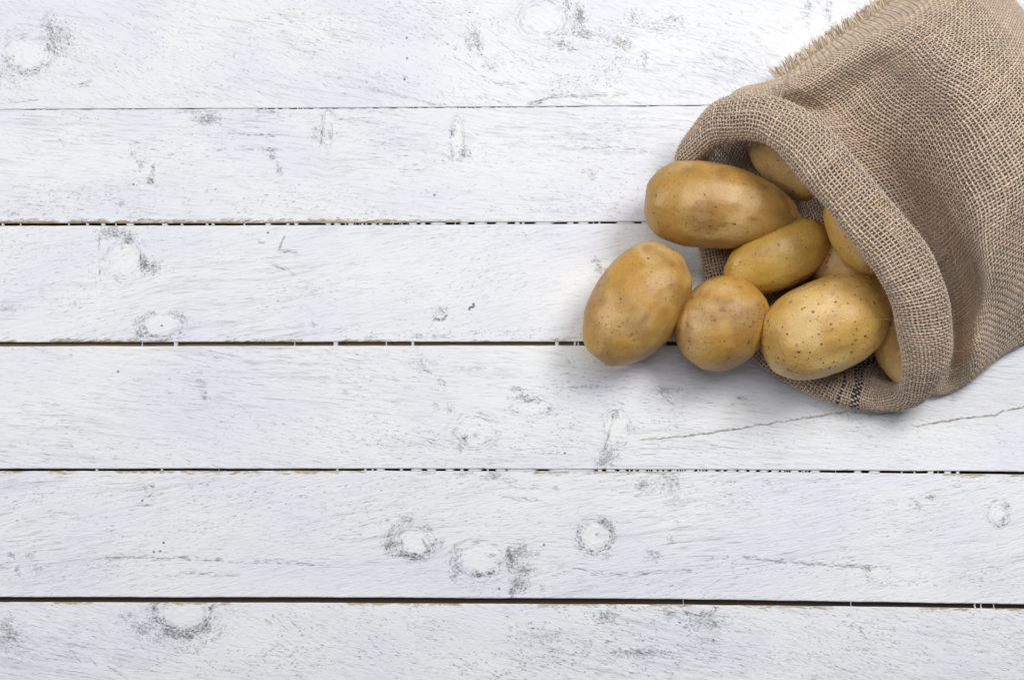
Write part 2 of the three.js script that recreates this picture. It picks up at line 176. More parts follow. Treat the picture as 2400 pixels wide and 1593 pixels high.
      if (t === 'b') { const [x, z] = px((X + X2) / 2, (Y + Y2) / 2); dash(x, z, L * S * 0.6, 0.75e-3, a, 0.97, 1); continue; }
      for (let k = 0; k < L / 7; k++) { const s = rand(), [x, z] = px(lerp(X, X2, s), lerp(Y, Y2, s) + g2() * 3); dash(x, z, (0.8 + 2 * rand()) * 1e-3, 0.17e-3, a + (rand() - 0.5) * 0.2, 0.25 + 0.3 * rand(), 0.9); }
    } else if (t === 'd') { const [x, z] = px(m[1], m[2]); dash(x, z, 0.75e-3, 0.6e-3, rand() * 3, 0.9, 1); }
    else if (t === 'c') {
      for (let k = 1; k + 1 < m.length; k++) {
        const [A, B] = [m[k], m[k + 1]], L = Math.hypot(B[0] - A[0], B[1] - A[1]), a = Math.atan2(B[1] - A[1], B[0] - A[0]);
        for (let j = 0; j < L / 3; j++) { const s = j / (L / 3); const wv = 2.4 * noise(lerp(A[0], B[0], s) / 16, 3), [x, z] = px(lerp(A[0], B[0], s), lerp(A[1], B[1], s) + wv); dash(x, z, 1.3e-3, (0.12 + 0.2 * rand() * (0.5 + noise(j * 0.15, k))) * 1e-3, a + (rand() - 0.5) * 0.7, clamp(0.30 + 0.6 * noise(j * 0.12, k * 5, 3) + 0.25 * rand(), 0.04, 0.52), 1.0, rand() < 0.4 ? 0.5 : 0); if (rand() < 0.45) { const [x2, z2] = px(lerp(A[0], B[0], s), lerp(A[1], B[1], s) + wv - 3.5); dash(x2, z2, 1.1e-3, 0.4e-3, a, 0.45, -0.3, 1); } }
      }
    }
  }
  // flecks everywhere along the grain
  const base = grainAngle[i] * D;
  const wear = [1.0, 1.0, 0.75, 0.8, 0.95, 1.5][i];
  for (let k = 0; k < 16000 * wear; k++) {
    const x = lerp(XA, XB, rand()), z = lerp(z0, z1, rand()), mask = fbm(x * 12 + i * 9, z * 30, i, 4), ph = 0.5 + 0.5 * noise(x * 3.2 + i * 5, z * 6, 40), strong = k % 3 === 0;
    if (rand() > (strong ? smooth(-0.02, 0.42, mask) : smooth(-0.4, 0.35, mask))) continue;
    const q = Math.floor(clamp((z - z0) * sz, 0, TH - 1)) * TW + Math.floor(clamp((x - XA) * sx, 0, TW - 1)); if (calm[q] > 0.4 && rand() < 0.85) continue;
    const a = base * (0.35 + 1.3 * ph) + 0.35 * noise(x * 6, z * 12, i + 8) + (rand() - 0.5) * 0.24;
    if (strong) dash(x, z, (0.5 + 1.9 * rand() * rand()) * 1e-3, (0.12 + 0.2 * rand()) * 1e-3, a, 0.28 + 0.42 * rand() * rand(), 0.7);
    else dash(x, z, (0.9 + 2.6 * rand() * rand()) * 1e-3, (0.12 + 0.14 * rand()) * 1e-3, a, 0.10 + 0.24 * rand(), 0.45);
  }
  // bare wood at the edges
  for (const [pl, nearSide, xa, xb, k] of edgeWood) if (pl === i) {
    const A = at(xa, 500 + 0).x * 1, n = (xb - xa) * 0.75 * k;
    for (let j = 0; j < n; j++) {
      const gx = lerp(xa, xb, rand()), ref = gaps[nearSide ? i : i - 1], g = ref[0][1], [x] = px(gx, g), ez = nearSide ? p.near(x) : p.far(x);
      if (noise(x * 40, i, nearSide) < 0.05 - 0.4 * k) continue;
      const off = rand() * rand() * 3.4e-3 * (0.4 + 0.6 * k), z = nearSide ? ez - off : ez + off; dash(x, z, (0.8 + 2 * rand()) * 1e-3, (0.2 + 0.3 * rand()) * 1e-3, (rand() - 0.5) * 0.3 - (nearSide ? 0.15 : 0), 0.38 + 0.4 * rand(), 0.3, rand() < 0.75 ? 1 : 0.2);
    }
  }
  const col = new Uint8Array(TW * TH * 4), bmp = new Uint8Array(TW * TH * 4);
  for (let yy = 0; yy < TH; yy++) for (let xx = 0; xx < TW; xx++) {
    const q = yy * TW + xx, x = xx / sx + XA, z = yy / sz + z0;
    let bend = 0, rings = 0; for (const [kx, kz, rx, rz] of knots) { const dx = (x - kx) / (2.4 * rx), dz = (z - kz) / rz; if (dx > 2 || dx < -2 || dz > 4 || dz < -4) continue; const kr = Math.hypot((x - kx) / rx, dz), ka = Math.atan2(dz, (x - kx) / rx); if (kr < 2.6) rings += 0.3 * Math.exp(-(kr - 1.15) * (kr - 1.15) / 0.3) * smooth(-0.05, 0.45, noise(kr * 7.5, ka * 2.2, kx * 500) + 0.3 * noise(x * 900, z * 900, 4)); bend += 0.9 * rz * Math.tanh(dz) * Math.exp(-dx * dx - dz * dz / 6); }
    const ang = base * 0.55, gx = x * Math.cos(ang) + z * Math.sin(ang), gz = -x * Math.sin(ang) + z * Math.cos(ang), wz = gz - bend + 0.004 * noise(x * 14, z * 26, i), saw = noise(x * 35 + z * 40, (z * Math.cos(base * 1.5) - x * Math.sin(base * 1.5)) * 640, i + 30);
    const fine = noise(gx * 260, wz * 1500, i * 7) * 0.55 + noise(gx * 620, wz * 2300, i * 7 + 3) * 0.35 + 0.3 * noise(x * 90, wz * 520, i);
    const tint = clamp(0.5 + 1.6 * fbm(x * 11 + i * 3, z * 22, 20 + i, 4) - 0.55 * calm[q]), worn = smooth(-0.3, 0.35, fbm(x * 7 + i * 4, z * 26, 80 + i, 3)), streak = fbm(gx * 62, wz * 820, 60 + i, 2), run = fbm(gx * 16, wz * 240, 66 + i, 2), thin = (1 - 0.45 * calm[q]) * (0.24 * smooth(0.05, 0.5, streak) * (0.3 + 0.7 * worn) + 0.14 * smooth(0.0, 0.45, run) * worn + 0.09 * smooth(0.1, 0.6, saw) + rings);
    const dk = clamp(dark[q] + thin + 0.05 * Math.max(0, fine) * (1 - calm[q])), tn = tan[q];
    const white = [lerp(0.85, 0.78, tint), lerp(0.862, 0.795, tint), lerp(0.868, 0.862, tint)], wood = [lerp(0.185, 0.62, tn), lerp(0.185, 0.47, tn), lerp(0.19, 0.24, tn)];
    for (let c = 0; c < 3; c++) col[q * 4 + c] = toSRGB(lerp(white[c], wood[c], dk));
    col[q * 4 + 3] = 255;
    const h = 0.62 + 0.5 * Math.max(-1, hgt[q]) * 0.7 + 0.085 * fine - 0.5 * thin + 0.06 * saw + 0.05 * noise(x * 420, z * 420, 9) + 0.05 * fbm(x * 60, z * 140, i, 2);
    bmp[q * 4] = bmp[q * 4 + 1] = bmp[q * 4 + 2] = 255 * clamp(h); bmp[q * 4 + 3] = 255;
  }
  return { z0, z1, material: new THREE.MeshStandardMaterial({ map: texture(col, TW, TH, true), bumpMap: texture(bmp, TW, TH, false), bumpScale: 1.7e-3, roughness: 0.62 }) };
}
const bareWood = new THREE.MeshStandardMaterial({ color: new THREE.Color().setRGB(0.2, 0.15, 0.1), roughness: 0.85 });
const paleWood = new THREE.MeshStandardMaterial({ color: new THREE.Color().setRGB(0.6, 0.56, 0.47), roughness: 0.8 });
const table = new THREE.Group(); table.name = 'tabletop'; scene.add(table);
table.userData = { label: 'white painted worn wooden planks laid side by side as a tabletop', category: 'tabletop', kind: 'structure' };
planks.forEach((p, i) => {
  const t = paintedPlank(i, p), N = 300, rand = rng(40 + i), T = 17e-3;
  // section from the far wall's foot over the top to the near wall's foot: [offset from edge, height, which edge (0 far, 1 near)]
  const sec = [[0, -T, 0], [0, -0.9e-3, 0], [0.12e-3, -0.4e-3, 0], [0.45e-3, -0.1e-3, 0], [1.1e-3, 0, 0], [-1.1e-3, 0, 1], [-0.45e-3, -0.1e-3, 1], [-0.12e-3, -0.4e-3, 1], [0, -0.9e-3, 1], [0, -T, 1]];
  const pos = [], uv = [], top = [], side = [], pale = [];
  for (let s = 0; s <= N; s++) {
    const x = lerp(XA, XB, s / N), w = [0.13e-3 * noise(x * 170, i, 1) + 0.22e-3 * noise(x * 30, i, 5), 0.13e-3 * noise(x * 170, i, 11) + 0.22e-3 * noise(x * 30, i, 15)];
    for (const [off, y0, e] of sec) { const y = y0 - [0.3e-3, 0, 0.5e-3, 0.1e-3, 0.6e-3, 0][i] * (y0 > -0.01 ? 1 : 0), z = (e ? p.near(x) : p.far(x)) + off + w[e]; pos.push(x, y, z); uv.push((x - XA) / (XB - XA), (z - t.z0) / (t.z1 - t.z0)); }
  }
  const M = sec.length;
  for (let s = 0; s < N; s++) for (let k = 0; k + 1 < M; k++) { const a = s * M + k, b = a + 1, c = a + M, d = c + 1; (k === 0 || k === M - 2 ? side : k === 1 || k === M - 3 ? pale : top).push(a, b, c, b, d, c); }
  for (const s of [0, N]) for (let k = 1; k + 1 < M; k++) { const a = s * M; side.push(...(s ? [a, a + k, a + k + 1] : [a, a + k + 1, a + k])); }
  const g = new THREE.BufferGeometry(); g.setAttribute('position', new THREE.Float32BufferAttribute(pos, 3)); g.setAttribute('uv', new THREE.Float32BufferAttribute(uv, 2));
  g.setIndex([...top, ...side, ...pale]); g.addGroup(0, top.length, 0); g.addGroup(top.length, side.length, 1); g.addGroup(top.length + side.length, pale.length, 2); g.computeVertexNormals();
  mesh(i ? `plank_00${i}` : 'plank', g, [t.material, bareWood, paleWood], table);
});
{ // battens under the joints, which carry the planks and show in the gaps
  const zc = (i) => (lowerEdges[i](0) + upperEdges[i](0)) / 2, wood = new THREE.MeshStandardMaterial({ color: new THREE.Color().setRGB(0.26, 0.19, 0.12), roughness: 0.9 });
  gaps.forEach((g, i) => { const b = new THREE.BoxGeometry(XB - XA - 0.01, 0.01, 0.03); b.translate(0, -0.0055 - (i === 2 ? 0.0042 : 0.0095), zc(i)); mesh(i ? `joint_tongue_00${i}` : 'joint_tongue', b, wood, table); });
}
{ // dried paint that bridges the joints
  const paint = new THREE.MeshStandardMaterial({ color: new THREE.Color().setRGB(0.66, 0.67, 0.68), roughness: 0.7 });
  // per joint: [from, to (photo x), share filled, typical length in px]
  const fills = [[[-60, 520, 0.985, 90], [520, 830, 0.74, 16], [830, 1060, 0.9, 22], [1060, 1330, 0.8, 14], [1330, 2460, 0.98, 80]], [[0, 480, 0.03, 6], [480, 760, 0.16, 8], [760, 960, 0.62, 12], [960, 1500, 0.66, 24], [1500, 2400, 0.6, 20]], [], [[880, 960, 0.5, 16], [960, 1180, 0.86, 40], [1180, 1400, 0.95, 60], [1400, 1900, 0.86, 12], [1900, 2250, 0.35, 12]], []];
  const singles = [[], [[160, 5], [203, 9], [270, 5], [302, 22], [384, 18], [425, 8]], [[332, 3], [410, 12], [690, 3], [786, 14], [905, 4], [967, 9], [1306, 11], [1348, 6], [1356, 4], [1560, 8]], [[225, 8], [378, 7], [512, 2], [790, 7], [856, 8], [873, 7]], [[1602, 1.5], [2286, 4], [2300, 3], [2330, 2], [1995, 2]]];
  gaps.forEach((g, i) => {
    const rand = rng(70 + i), parts = [], add = (pxX, len) => {
      const x = at(pxX, g[0][1]).x, L = len * 0.275e-3, za = lowerEdges[i](x) - 0.25e-3, zb = upperEdges[i](x) + 0.25e-3, n = 6, m = 4, q = new THREE.PlaneGeometry(1, 1, n, m), P = q.attributes.position, s0 = rand() * 50;
      for (let k = 0; k < P.count; k++) {
        const u = P.getX(k), v = P.getY(k), waist = 1 - 0.25 * (1 - 4 * v * v) + 0.35 * noise(u * 3 + s0, v * 3);
        P.setXYZ(k, x + u * L * waist, -0.45e-3 - 1.1e-3 * (1 - 4 * v * v) * (0.55 + 0.45 * rand()) - (Math.abs(u) > 0.45 ? 0.9e-3 : 0), lerp(za, zb, 0.5 - v));
      }
      q.deleteAttribute('uv'); q.computeVertexNormals(); parts.push(q);
    };
    for (const [a, b, share, typ] of fills[i]) for (let x = a; x < b;) { const r1 = rand(), r2 = rand(), len = typ * (0.12 + 2.4 * r1 * r1); add(x + len / 2, len); x += len + typ * (0.12 + 2.4 * r2 * r2) * (1 - share) / share; }
    for (const [x, len] of singles[i]) add(x, len);
    if (parts.length) mesh(i ? `paint_bridge_00${i}` : 'paint_bridge', mergeGeometries(parts), paint, table).userData.kind = 'stuff';
  });
}

// ------------------------------------------------------------------ the burlap sack
// ring of the rolled mouth: [photo x, y, height mm, lean of the opening direction in the photo (x, y), outward normal angle deg, half width mm, half thickness mm]
const ring = [
  [1616, 388, 15, -0.8, 0.6, 85, 10, 8], [1640, 330, 30, -0.35, 0.94, 60, 13, 9], [1690, 285, 46, -0.15, 0.98, 40, 14, 9.5], [1758, 275, 64, -0.2, 0.98, 25, 14, 10],
  [1842, 296, 79, -0.55, 0.83, 12, 14.5, 10], [1915, 368, 87, -0.72, 0.69, 5, 16, 10.5], [1985, 447, 88, -0.78, 0.62, 0, 15.5, 10.5], [2052, 530, 88, -0.82, 0.57, -3, 16, 10.5],
  [2116, 615, 84, -0.88, 0.47, -8, 16.5, 10.5], [2153, 692, 75, -0.96, 0.28, -16, 16, 10.5], [2166, 770, 61, -0.99, 0.12, -30, 15.5, 10.5], [2170, 842, 45, -0.98, 0.18, -48, 14, 10],
  [2150, 900, 28, -0.9, 0.43, -75, 12, 9], [2104, 924, 15, -0.62, 0.78, -110, 10, 9], [2036, 926, 11, -0.3, 0.95, -150, 9, 9], [1955, 910, 9, -0.42, 0.9, -172, 9, 7.5],
  [1858, 866, 7.5, -0.6, 0.8, -180, 9, 6], [1782, 812, 6.5, -0.75, 0.66, -180, 9, 4], [1712, 738, 6, -0.9, 0.43, -180, 9, 4], [1686, 650, 6, -0.97, 0.24, -182, 9, 4],
  [1668, 560, 6, -0.98, 0.2, -195, 9, 4], [1640, 460, 8, -0.95, 0.3, -235, 9, 5.5],
];
const NK = ring.length;
// body of the sack: columns run from the far silhouette over the top to the near silhouette
const bodyV = [1.3, 2.7, 4.1, 5.4, 6.9, 8.3, 9.9, 11.2, 12.3];
const bodyRows = [
  [[1728, 212, 14], [1800, 228, 26], [1893, 268, 26], [1985, 342, 29], [2080, 458, 33], [2163, 580, 33], [2232, 738, 24], [2230, 855, 14], [2208, 922, 5]],
  [[1823, 186, 20], [1880, 200, 42], [1956, 258, 29], [2038, 332, 34], [2126, 442, 41], [2203, 564, 45], [2282, 700, 50], [2285, 825, 36], [2262, 899, 5]],
  [[1950, 100, 24], [2000, 120, 58], [2066, 182, 48], [2142, 257, 64], [2220, 362, 85], [2287, 482, 90], [2325, 625, 74], [2332, 775, 30], [2347, 832, 5]],
  [[2060, 28, 24], [2110, 54, 68], [2172, 114, 78], [2242, 192, 96], [2315, 300, 106], [2385, 420, 103], [2405, 560, 76], [2418, 672, 38], [2450, 775, 5]],
  [[2150, -40, 20], [2208, -22, 58], [2268, 28, 76], [2335, 112, 92], [2410, 220, 102], [2480, 340, 98], [2520, 480, 66], [2530, 590, 26], [2550, 700, 5]],
  [[2200, -85, 12], [2250, -70, 38], [2312, -30, 48], [2374, 40, 58], [2452, 150, 70], [2540, 280, 68], [2590, 430, 46], [2600, 530, 20], [2620, 630, 5]],
  [[2215, -105, 3], [2270, -92, 8], [2328, -55, 8], [2388, 12, 9], [2468, 118, 10], [2560, 250, 12], [2615, 405, 10], [2630, 505, 8], [2645, 605, 3]],
];
const NR = bodyRows.length;
const lowV = [14, 16, 18, 20];
const colV = [...bodyV, ...lowV];
const bodyGrid = bodyRows.map((row, r) => {
  const pts = row.map(([x, y, h]) => at(x, y, h)), last = bodyRows[NR - 1], a = last[8], b = last[0];
  lowV.forEach((v, k) => {
    const e = (k + 1) / 5, E = at(lerp(a[0], b[0], e), lerp(a[1], b[1], e), 1.5), K = ring[v], L = at(K[0], K[1], K[2]);
    const p = L.clone().lerp(E, 0.06 + 0.94 * (r + 1) / NR); p.y = (r ? 1.6 : 4) * mm; pts.push(p);
  });
  return pts;
});
function periodic(vs, vals, v, period) {   // smooth periodic interpolation of arrays over uneven knots
  const n = vs.length; v = ((v - vs[0]) % period + period) % period + vs[0];
  let i = n - 1; for (let k = 0; k + 1 < n; k++) if (v < vs[k + 1]) { i = k; break; }
  const K = (j) => vs[((j % n) + n) % n] + Math.floor(j / n) * period, V = (j) => vals[((j % n) + n) % n];
  const t0 = K(i - 1), t1 = K(i), t2 = K(i + 1), t3 = K(i + 2), s = (v - t1) / (t2 - t1), h = t2 - t1, p0 = V(i - 1), p1 = V(i), p2 = V(i + 1), p3 = V(i + 2);
  const s2 = s * s, s3 = s2 * s;
  return p1.map((_, c) => {
    const m1 = ((p2[c] - p1[c]) / h * (t1 - t0) + (p1[c] - p0[c]) / (t1 - t0) * h) / (t2 - t0), m2 = ((p3[c] - p2[c]) / (t3 - t2) * h + (p2[c] - p1[c]) / h * (t3 - t2)) / (t3 - t1);
    return (2 * s3 - 3 * s2 + 1) * p1[c] + (s3 - 2 * s2 + s) * h * m1 + (-2 * s3 + 3 * s2) * p2[c] + (s3 - s2) * h * m2;
  });
}
const ringVals = ring.map(([x, y, h, ax, ay, phi, a, b]) => { const p = at(x, y, h), l = Math.hypot(ax, ay); return [p.x, p.y, p.z, ax / l, ay / l, Math.cos(phi * D), Math.sin(phi * D), a * mm, b * mm]; });
const ringV = ring.map((_, i) => i), bodyVals = bodyGrid.map((row) => row.map((p) => [p.x, p.y, p.z]));
const neck = colV.map((v, k) => {   // where the cloth leaves the roll
  const [x, y, z, ax, ay, c, s, a, b] = periodic(ringV, ringVals, v, NK); if (k >= bodyV.length) return [x - ax * a * 2.2, 2.4 * mm, z - ay * a * 2.2];
  const q = bodyVals[0][k]; return [lerp(x - ax * a * 0.5 + ay * 0, q[0], 0.5), lerp(Math.max(2 * mm, y - b * 1.1), q[1], 0.5), lerp(z - ay * a * 0.5, q[2], 0.5)];
});
const UP = new THREE.Vector3(0, 1, 0);
const cuffSteps = [[222, 0.78], [200, 0.92], [172, 1], [140, 1], [108, 1], [76, 1], [46, 1], [18, 1], [-12, 1], [-45, 0.98], [-80, 0.95], [-115, 0.9]];
function profile(v) {   // points of the cloth from the hidden end of the cuff to the bottom of the sack
  let [x, y, z, ax, ay, c, s, a, b] = periodic(ringV, ringVals, v, NK); const ca = v / NK * 2 * Math.PI, cx = Math.cos(ca) * 3, cy = Math.sin(ca) * 3, soft = smooth(0.015, 0.05, y);
  a *= 1 + 0.07 * soft * noise(cx, cy, 1); b *= 1.08 * (1 + 0.14 * noise(cx * 1.3, cy * 1.3, 2)); y += soft * 1.6 * mm * noise(cx * 1.2, cy * 1.2, 3);
  const M = new THREE.Vector3(x, y, z), A = new THREE.Vector3(ax, 0, ay).normalize();
  const side = new THREE.Vector3().crossVectors(UP, A).negate();   // across the opening, towards the far silhouette for positive angles
  const N = UP.clone().multiplyScalar(c).addScaledVector(side, s).normalize();
  const out = cuffSteps.map(([ps, k]) => M.clone().addScaledVector(A, a * k * Math.cos(ps * D)).addScaledVector(N, b * k * Math.sin(ps * D)));
  out.push(new THREE.Vector3(...periodic(colV, neck, v, NK)));
  for (let r = 0; r < NR; r++) out.push(new THREE.Vector3(...periodic(colV, bodyVals[r], v, NK)));
  return out;
}
// even spacing round the mouth
const ringLen = [0]; { let q = null; for (let k = 0; k <= 440; k++) { const p = profile(k / 440 * NK), o = p[4].clone().lerp(p[15], 0.35); if (k) ringLen.push(ringLen[k - 1] + o.distanceTo(q)); q = o; } }
const RL = ringLen[440]; console.log('ring', (RL / mm).toFixed(0));
const vAt = (f) => { const L = f * RL; let k = 0; while (k < 439 && ringLen[k + 1] < L) k++; return (k + (L - ringLen[k]) / (ringLen[k + 1] - ringLen[k])) / 440 * NK; };
const PITCH = 2.25e-3, NV = 2 * Math.round(RL / PITCH / 2) , cuffEnd = [];   // warp threads (run along the sack), an even number
let NU = 0; { let s = 0; for (let k = 0; k < 20; k++) { s += new THREE.CatmullRomCurve3(profile(vAt(k / 20)), false, 'centripetal').getLength(); } NU = Math.round(s / 20 / PITCH); } console.log('threads', NV, NU);
const GU = 2 * NU, GV = 2 * NV, grid = new Float32Array((GU + 1) * GV * 3);
for (let j = 0; j < GV; j++) {
  const pr = profile(vAt(j / GV)), c = new THREE.CatmullRomCurve3(pr, false, 'centripetal'); c.arcLengthDivisions = 400;
  let cl = 0; for (let k = 0; k < 11; k++) cl += pr[k].distanceTo(pr[k + 1]); cuffEnd.push(cl / c.getLength());
  for (let i = 0; i <= GU; i++) {
    const p = c.getPointAt(i / GU), f = smooth(0.3, 0.45, i / GU);   // slow creases in the loose cloth
    const lift = (3.5 * fbm(p.x * 17 + 2, p.z * 17, 4, 2) * f + 0.5 * fbm(p.x * 30 + 5, p.y * 30, p.z * 30, 1) + 0.25 * noise(p.x * 80, p.y * 80, p.z * 80)) * mm * smooth(0.008, 0.03, p.y);
    p.y = Math.max(1.3 * mm, p.y + lift);
    grid.set([p.x, p.y, p.z], (i * GV + j) * 3);
  }
}
const G = (i, j, o = new THREE.Vector3()) => { i = clamp(i, 0, GU); j = ((j % GV) + GV) % GV; return o.fromArray(grid, (i * GV + j) * 3); };
const gridN = new Float32Array(grid.length);
{ const a = new THREE.Vector3(), b = new THREE.Vector3(), c = new THREE.Vector3(), d = new THREE.Vector3(); for (let i = 0; i <= GU; i++) for (let j = 0; j < GV; j++) { G(i - 1, j, a); G(i + 1, j, b); G(i, j - 1, c); G(i, j + 1, d); b.sub(a); d.sub(c); b.cross(d).normalize(); gridN.set([b.x, b.y, b.z], (i * GV + j) * 3); } }
function gsample(src, fi, fj) {   // bilinear
  fi = clamp(fi, 0, GU - 1e-4); const i = Math.floor(fi), j = Math.floor(fj), s = fi - i, t = fj - j, q = [0, 0, 0], J = ((j % GV) + GV) % GV, J2 = (J + 1) % GV;
  for (let c = 0; c < 3; c++) q[c] = lerp(lerp(src[(i * GV + J) * 3 + c], src[(i * GV + J2) * 3 + c], t), lerp(src[((i + 1) * GV + J) * 3 + c], src[((i + 1) * GV + J2) * 3 + c], t), s);
  return q;
}
class Threads {   // tubes of four sides with colours, collected into one geometry
  constructor() { this.p = []; this.n = []; this.c = []; this.ix = []; }
  tube(pts, nrm, rw, rh, col) {   // pts, nrm: arrays of [x,y,z]; rw, rh: half width and half height at a point
    const m = pts.length, base = this.p.length / 3, t = new THREE.Vector3(), n = new THREE.Vector3(), w = new THREE.Vector3(), o = new THREE.Vector3();
    for (let k = 0; k < m; k++) {
      const a = pts[Math.max(0, k - 1)], b = pts[Math.min(m - 1, k + 1)]; t.set(b[0] - a[0], b[1] - a[1], b[2] - a[2]).normalize(); n.fromArray(nrm[k]); w.crossVectors(t, n).normalize(); n.crossVectors(w, t).normalize();
      const W = rw(k), H = rh(k), C = col(k);
      for (let e = 0; e < 4; e++) {
        const ca = [1, 0, -1, 0][e], sa = [0, 1, 0, -1][e]; o.set(0, 0, 0).addScaledVector(w, ca).addScaledVector(n, sa);
        this.p.push(pts[k][0] + (w.x * ca * W + n.x * sa * H), pts[k][1] + (w.y * ca * W + n.y * sa * H), pts[k][2] + (w.z * ca * W + n.z * sa * H)); this.n.push(o.x, o.y, o.z); this.c.push(C[0], C[1], C[2]);
      }
      if (k) for (let e = 0; e < 4; e++) { const q = base + (k - 1) * 4, f = (e + 1) % 4; this.ix.push(q + e, q + 4 + e, q + f, q + f, q + 4 + e, q + 4 + f); }
    }
  }
  geometry() {
    const g = new THREE.BufferGeometry(); g.setAttribute('position', new THREE.Float32BufferAttribute(this.p, 3)); g.setAttribute('normal', new THREE.Float32BufferAttribute(this.n, 3)); g.setAttribute('color', new THREE.Float32BufferAttribute(this.c, 3)); g.setIndex(this.ix); return g;
  }
}
const sack = new THREE.Group(); sack.name = 'burlap_sack'; scene.add(sack);
sack.userData = { label: 'brown burlap sack lying on its side with rolled mouth, spilling potatoes', category: 'sack' };
const jute = new THREE.MeshStandardMaterial({ vertexColors: true, roughness: 0.9, color: 0xffffff });
{
  const body = new Threads(), cuff = new Threads(), stripe = new Threads(), rand = rng(5), JUTE = [0.60, 0.475, 0.365], AMP = 0.6e-3;
  const cuffRow = (j) => cuffEnd[((Math.round(j) % GV) + GV) % GV] * GU;
  const stripeAt = [];   // warp threads dyed dark purple where the band crosses the near lip
  { let best = 0, bd = 9; const q = at(1985, 925, 10); for (let j = 0; j < GV; j += 2) { const p = G(Math.round(cuffRow(j) * 0.62), j); if (p.distanceTo(q) < bd) { bd = p.distanceTo(q); best = j / 2; } } for (const k of [-9, -8, -7, -3]) stripeAt.push(best + k + 5); console.log('stripe', best, bd); }
  const run = (isWarp, id) => {   // one thread, cut into pieces where it passes from the cuff to the body
    const tone = 0.86 + 0.28 * rand(), warm = (rand() - 0.5) * 0.05, thick = 0.88 + 0.26 * rand(), s = rand() * 100, dyed = isWarp && stripeAt.includes(id), end = isWarp ? GU : GV, pts = [], nrm = [], inCuff = [];
    for (let k = 0; k <= end; k++) {
      const wander = 0.08 * noise(k * 0.045, id * 0.35, isWarp ? 50 : 70) + 0.2 * noise(k * 0.11, id * 7.7, isWarp ? 90 : 110);
      const fi = isWarp ? k : 2 * id + 1 + 2 * wander, fj = isWarp ? 2 * id + 2 * wander : k, p = gsample(grid, fi, fj), n = gsample(gridN, fi, fj), l = Math.hypot(...n) || 1;
      const cross = isWarp ? (k - 1) / 2 : k / 2, up = AMP * Math.cos(Math.PI * (cross + id)) * (isWarp ? 1 : -1);
      pts.push([p[0] + n[0] / l * up, p[1] + n[1] / l * up, p[2] + n[2] / l * up]); nrm.push(n); inCuff.push(fi < cuffRow(fj));
    }
    let a = 0;
    for (let k = 1; k <= end; k++) if (k === end || inCuff[k] !== inCuff[a]) {
      const o = a, fat = (q) => thick * (0.92 + 0.5 * noise((q + o) * 0.13, s, 3)), shade = (q) => { const f = tone * (1 + 0.22 * noise((q + o) * 0.4, s, 8)); return dyed && q + o < GU * 0.42 ? [0.06 * f, 0.038 * f, 0.085 * f] : [(JUTE[0] + warm) * f, JUTE[1] * f, (JUTE[2] - warm * 0.6) * f]; };
      (dyed && inCuff[a] ? stripe : inCuff[a] ? cuff : body).tube(pts.slice(a, k + 1), nrm.slice(a, k + 1), (q) => 0.64e-3 * fat(q) * (dyed ? 1.15 : 1), (q) => 0.48e-3 * fat(q) * (dyed ? 1.2 : 1), shade); a = k;
    }
  };
  for (let k = 0; k < NV; k++) run(true, k);
  for (let k = 0; k < NU; k++) run(false, k);
  mesh('rolled_cuff', cuff.geometry(), jute, sack).userData.kind = 'stuff';
  mesh('sack_body', body.geometry(), jute, sack).userData.kind = 'stuff';
  const st = mesh('dyed_stripe', stripe.geometry(), jute, sack); st.userData.label = 'dark purple dyed threads across the lip';
  // frayed seam along the far silhouette
  const fringe = new Threads(), seamJ = (() => { let f = 0; while (vAt(f) < bodyV[0] && f < 1) f += 0.0005; return f * GV; })();
  for (let k = 0; k < 165; k++) {
    const f = k / 165, fi = GU * lerp(0.46, 0.86, f) + (rand() - 0.5) * 2, p = new THREE.Vector3(...gsample(grid, fi, seamJ)), q = new THREE.Vector3(...gsample(grid, fi + 6, seamJ)), al = q.sub(p).setY(0).normalize(), out = new THREE.Vector3(al.z, 0, -al.x);
    const dir = out.clone().addScaledVector(al, 0.1 + 0.25 * (rand() - 0.5) + 0.4 * noise(k * 0.14, 6)).normalize(), clump = noise(k * 0.23, 3), L = (9 + 3 * rand() + 4 * clump) * mm, lean = (rand() - 0.5) * 0.3 + 0.8 * noise(k * 0.2, 9), tone = 0.8 + 0.5 * rand(), R = (0.38 + 0.25 * rand()) * mm, pts = [], nrm = [];
    const p0 = p.clone().addScaledVector(out, -2.5 * mm); p0.y = Math.max(2.2 * mm, p.y);
    for (let m = 0; m <= 7; m++) { const s = m / 7; pts.push([p0.x + dir.x * L * s + al.x * lean * L * s * s * 0.6, p0.y + 1.2 * mm * Math.sin(s * 2.6 + k) * s + 1 * mm * rand() * s, p0.z + dir.z * L * s + al.z * lean * L * s * s * 0.6]); nrm.push([0, 1, 0.01]); }
    fringe.tube(pts, nrm, (m) => R * (m === 7 ? 0.25 : 1 + 0.25 * Math.sin(m * 1.7 + k)), (m) => R * 0.8 * (m === 7 ? 0.25 : 1), () => [0.58 * tone, 0.46 * tone, 0.33 * tone]);
    for (let h = 0; h < 3; h++) { const d2 = dir.clone().addScaledVector(al, (rand() - 0.5) * 0.8).normalize(), l2 = L * (0.7 + 0.5 * rand()), c2 = []; for (let m = 0; m <= 4; m++) c2.push([p0.x + d2.x * l2 * m / 4, p0.y + rand() * 1.2 * mm, p0.z + d2.z * l2 * m / 4]); fringe.tube(c2, c2.map(() => [0, 1, 0.01]), () => 0.13 * mm, () => 0.13 * mm, () => [0.5, 0.4, 0.28]); }
  }
  const fr = mesh('seam_fringe', fringe.geometry(), jute, sack); fr.userData = { kind: 'stuff', label: 'frayed thread ends along the side seam' };
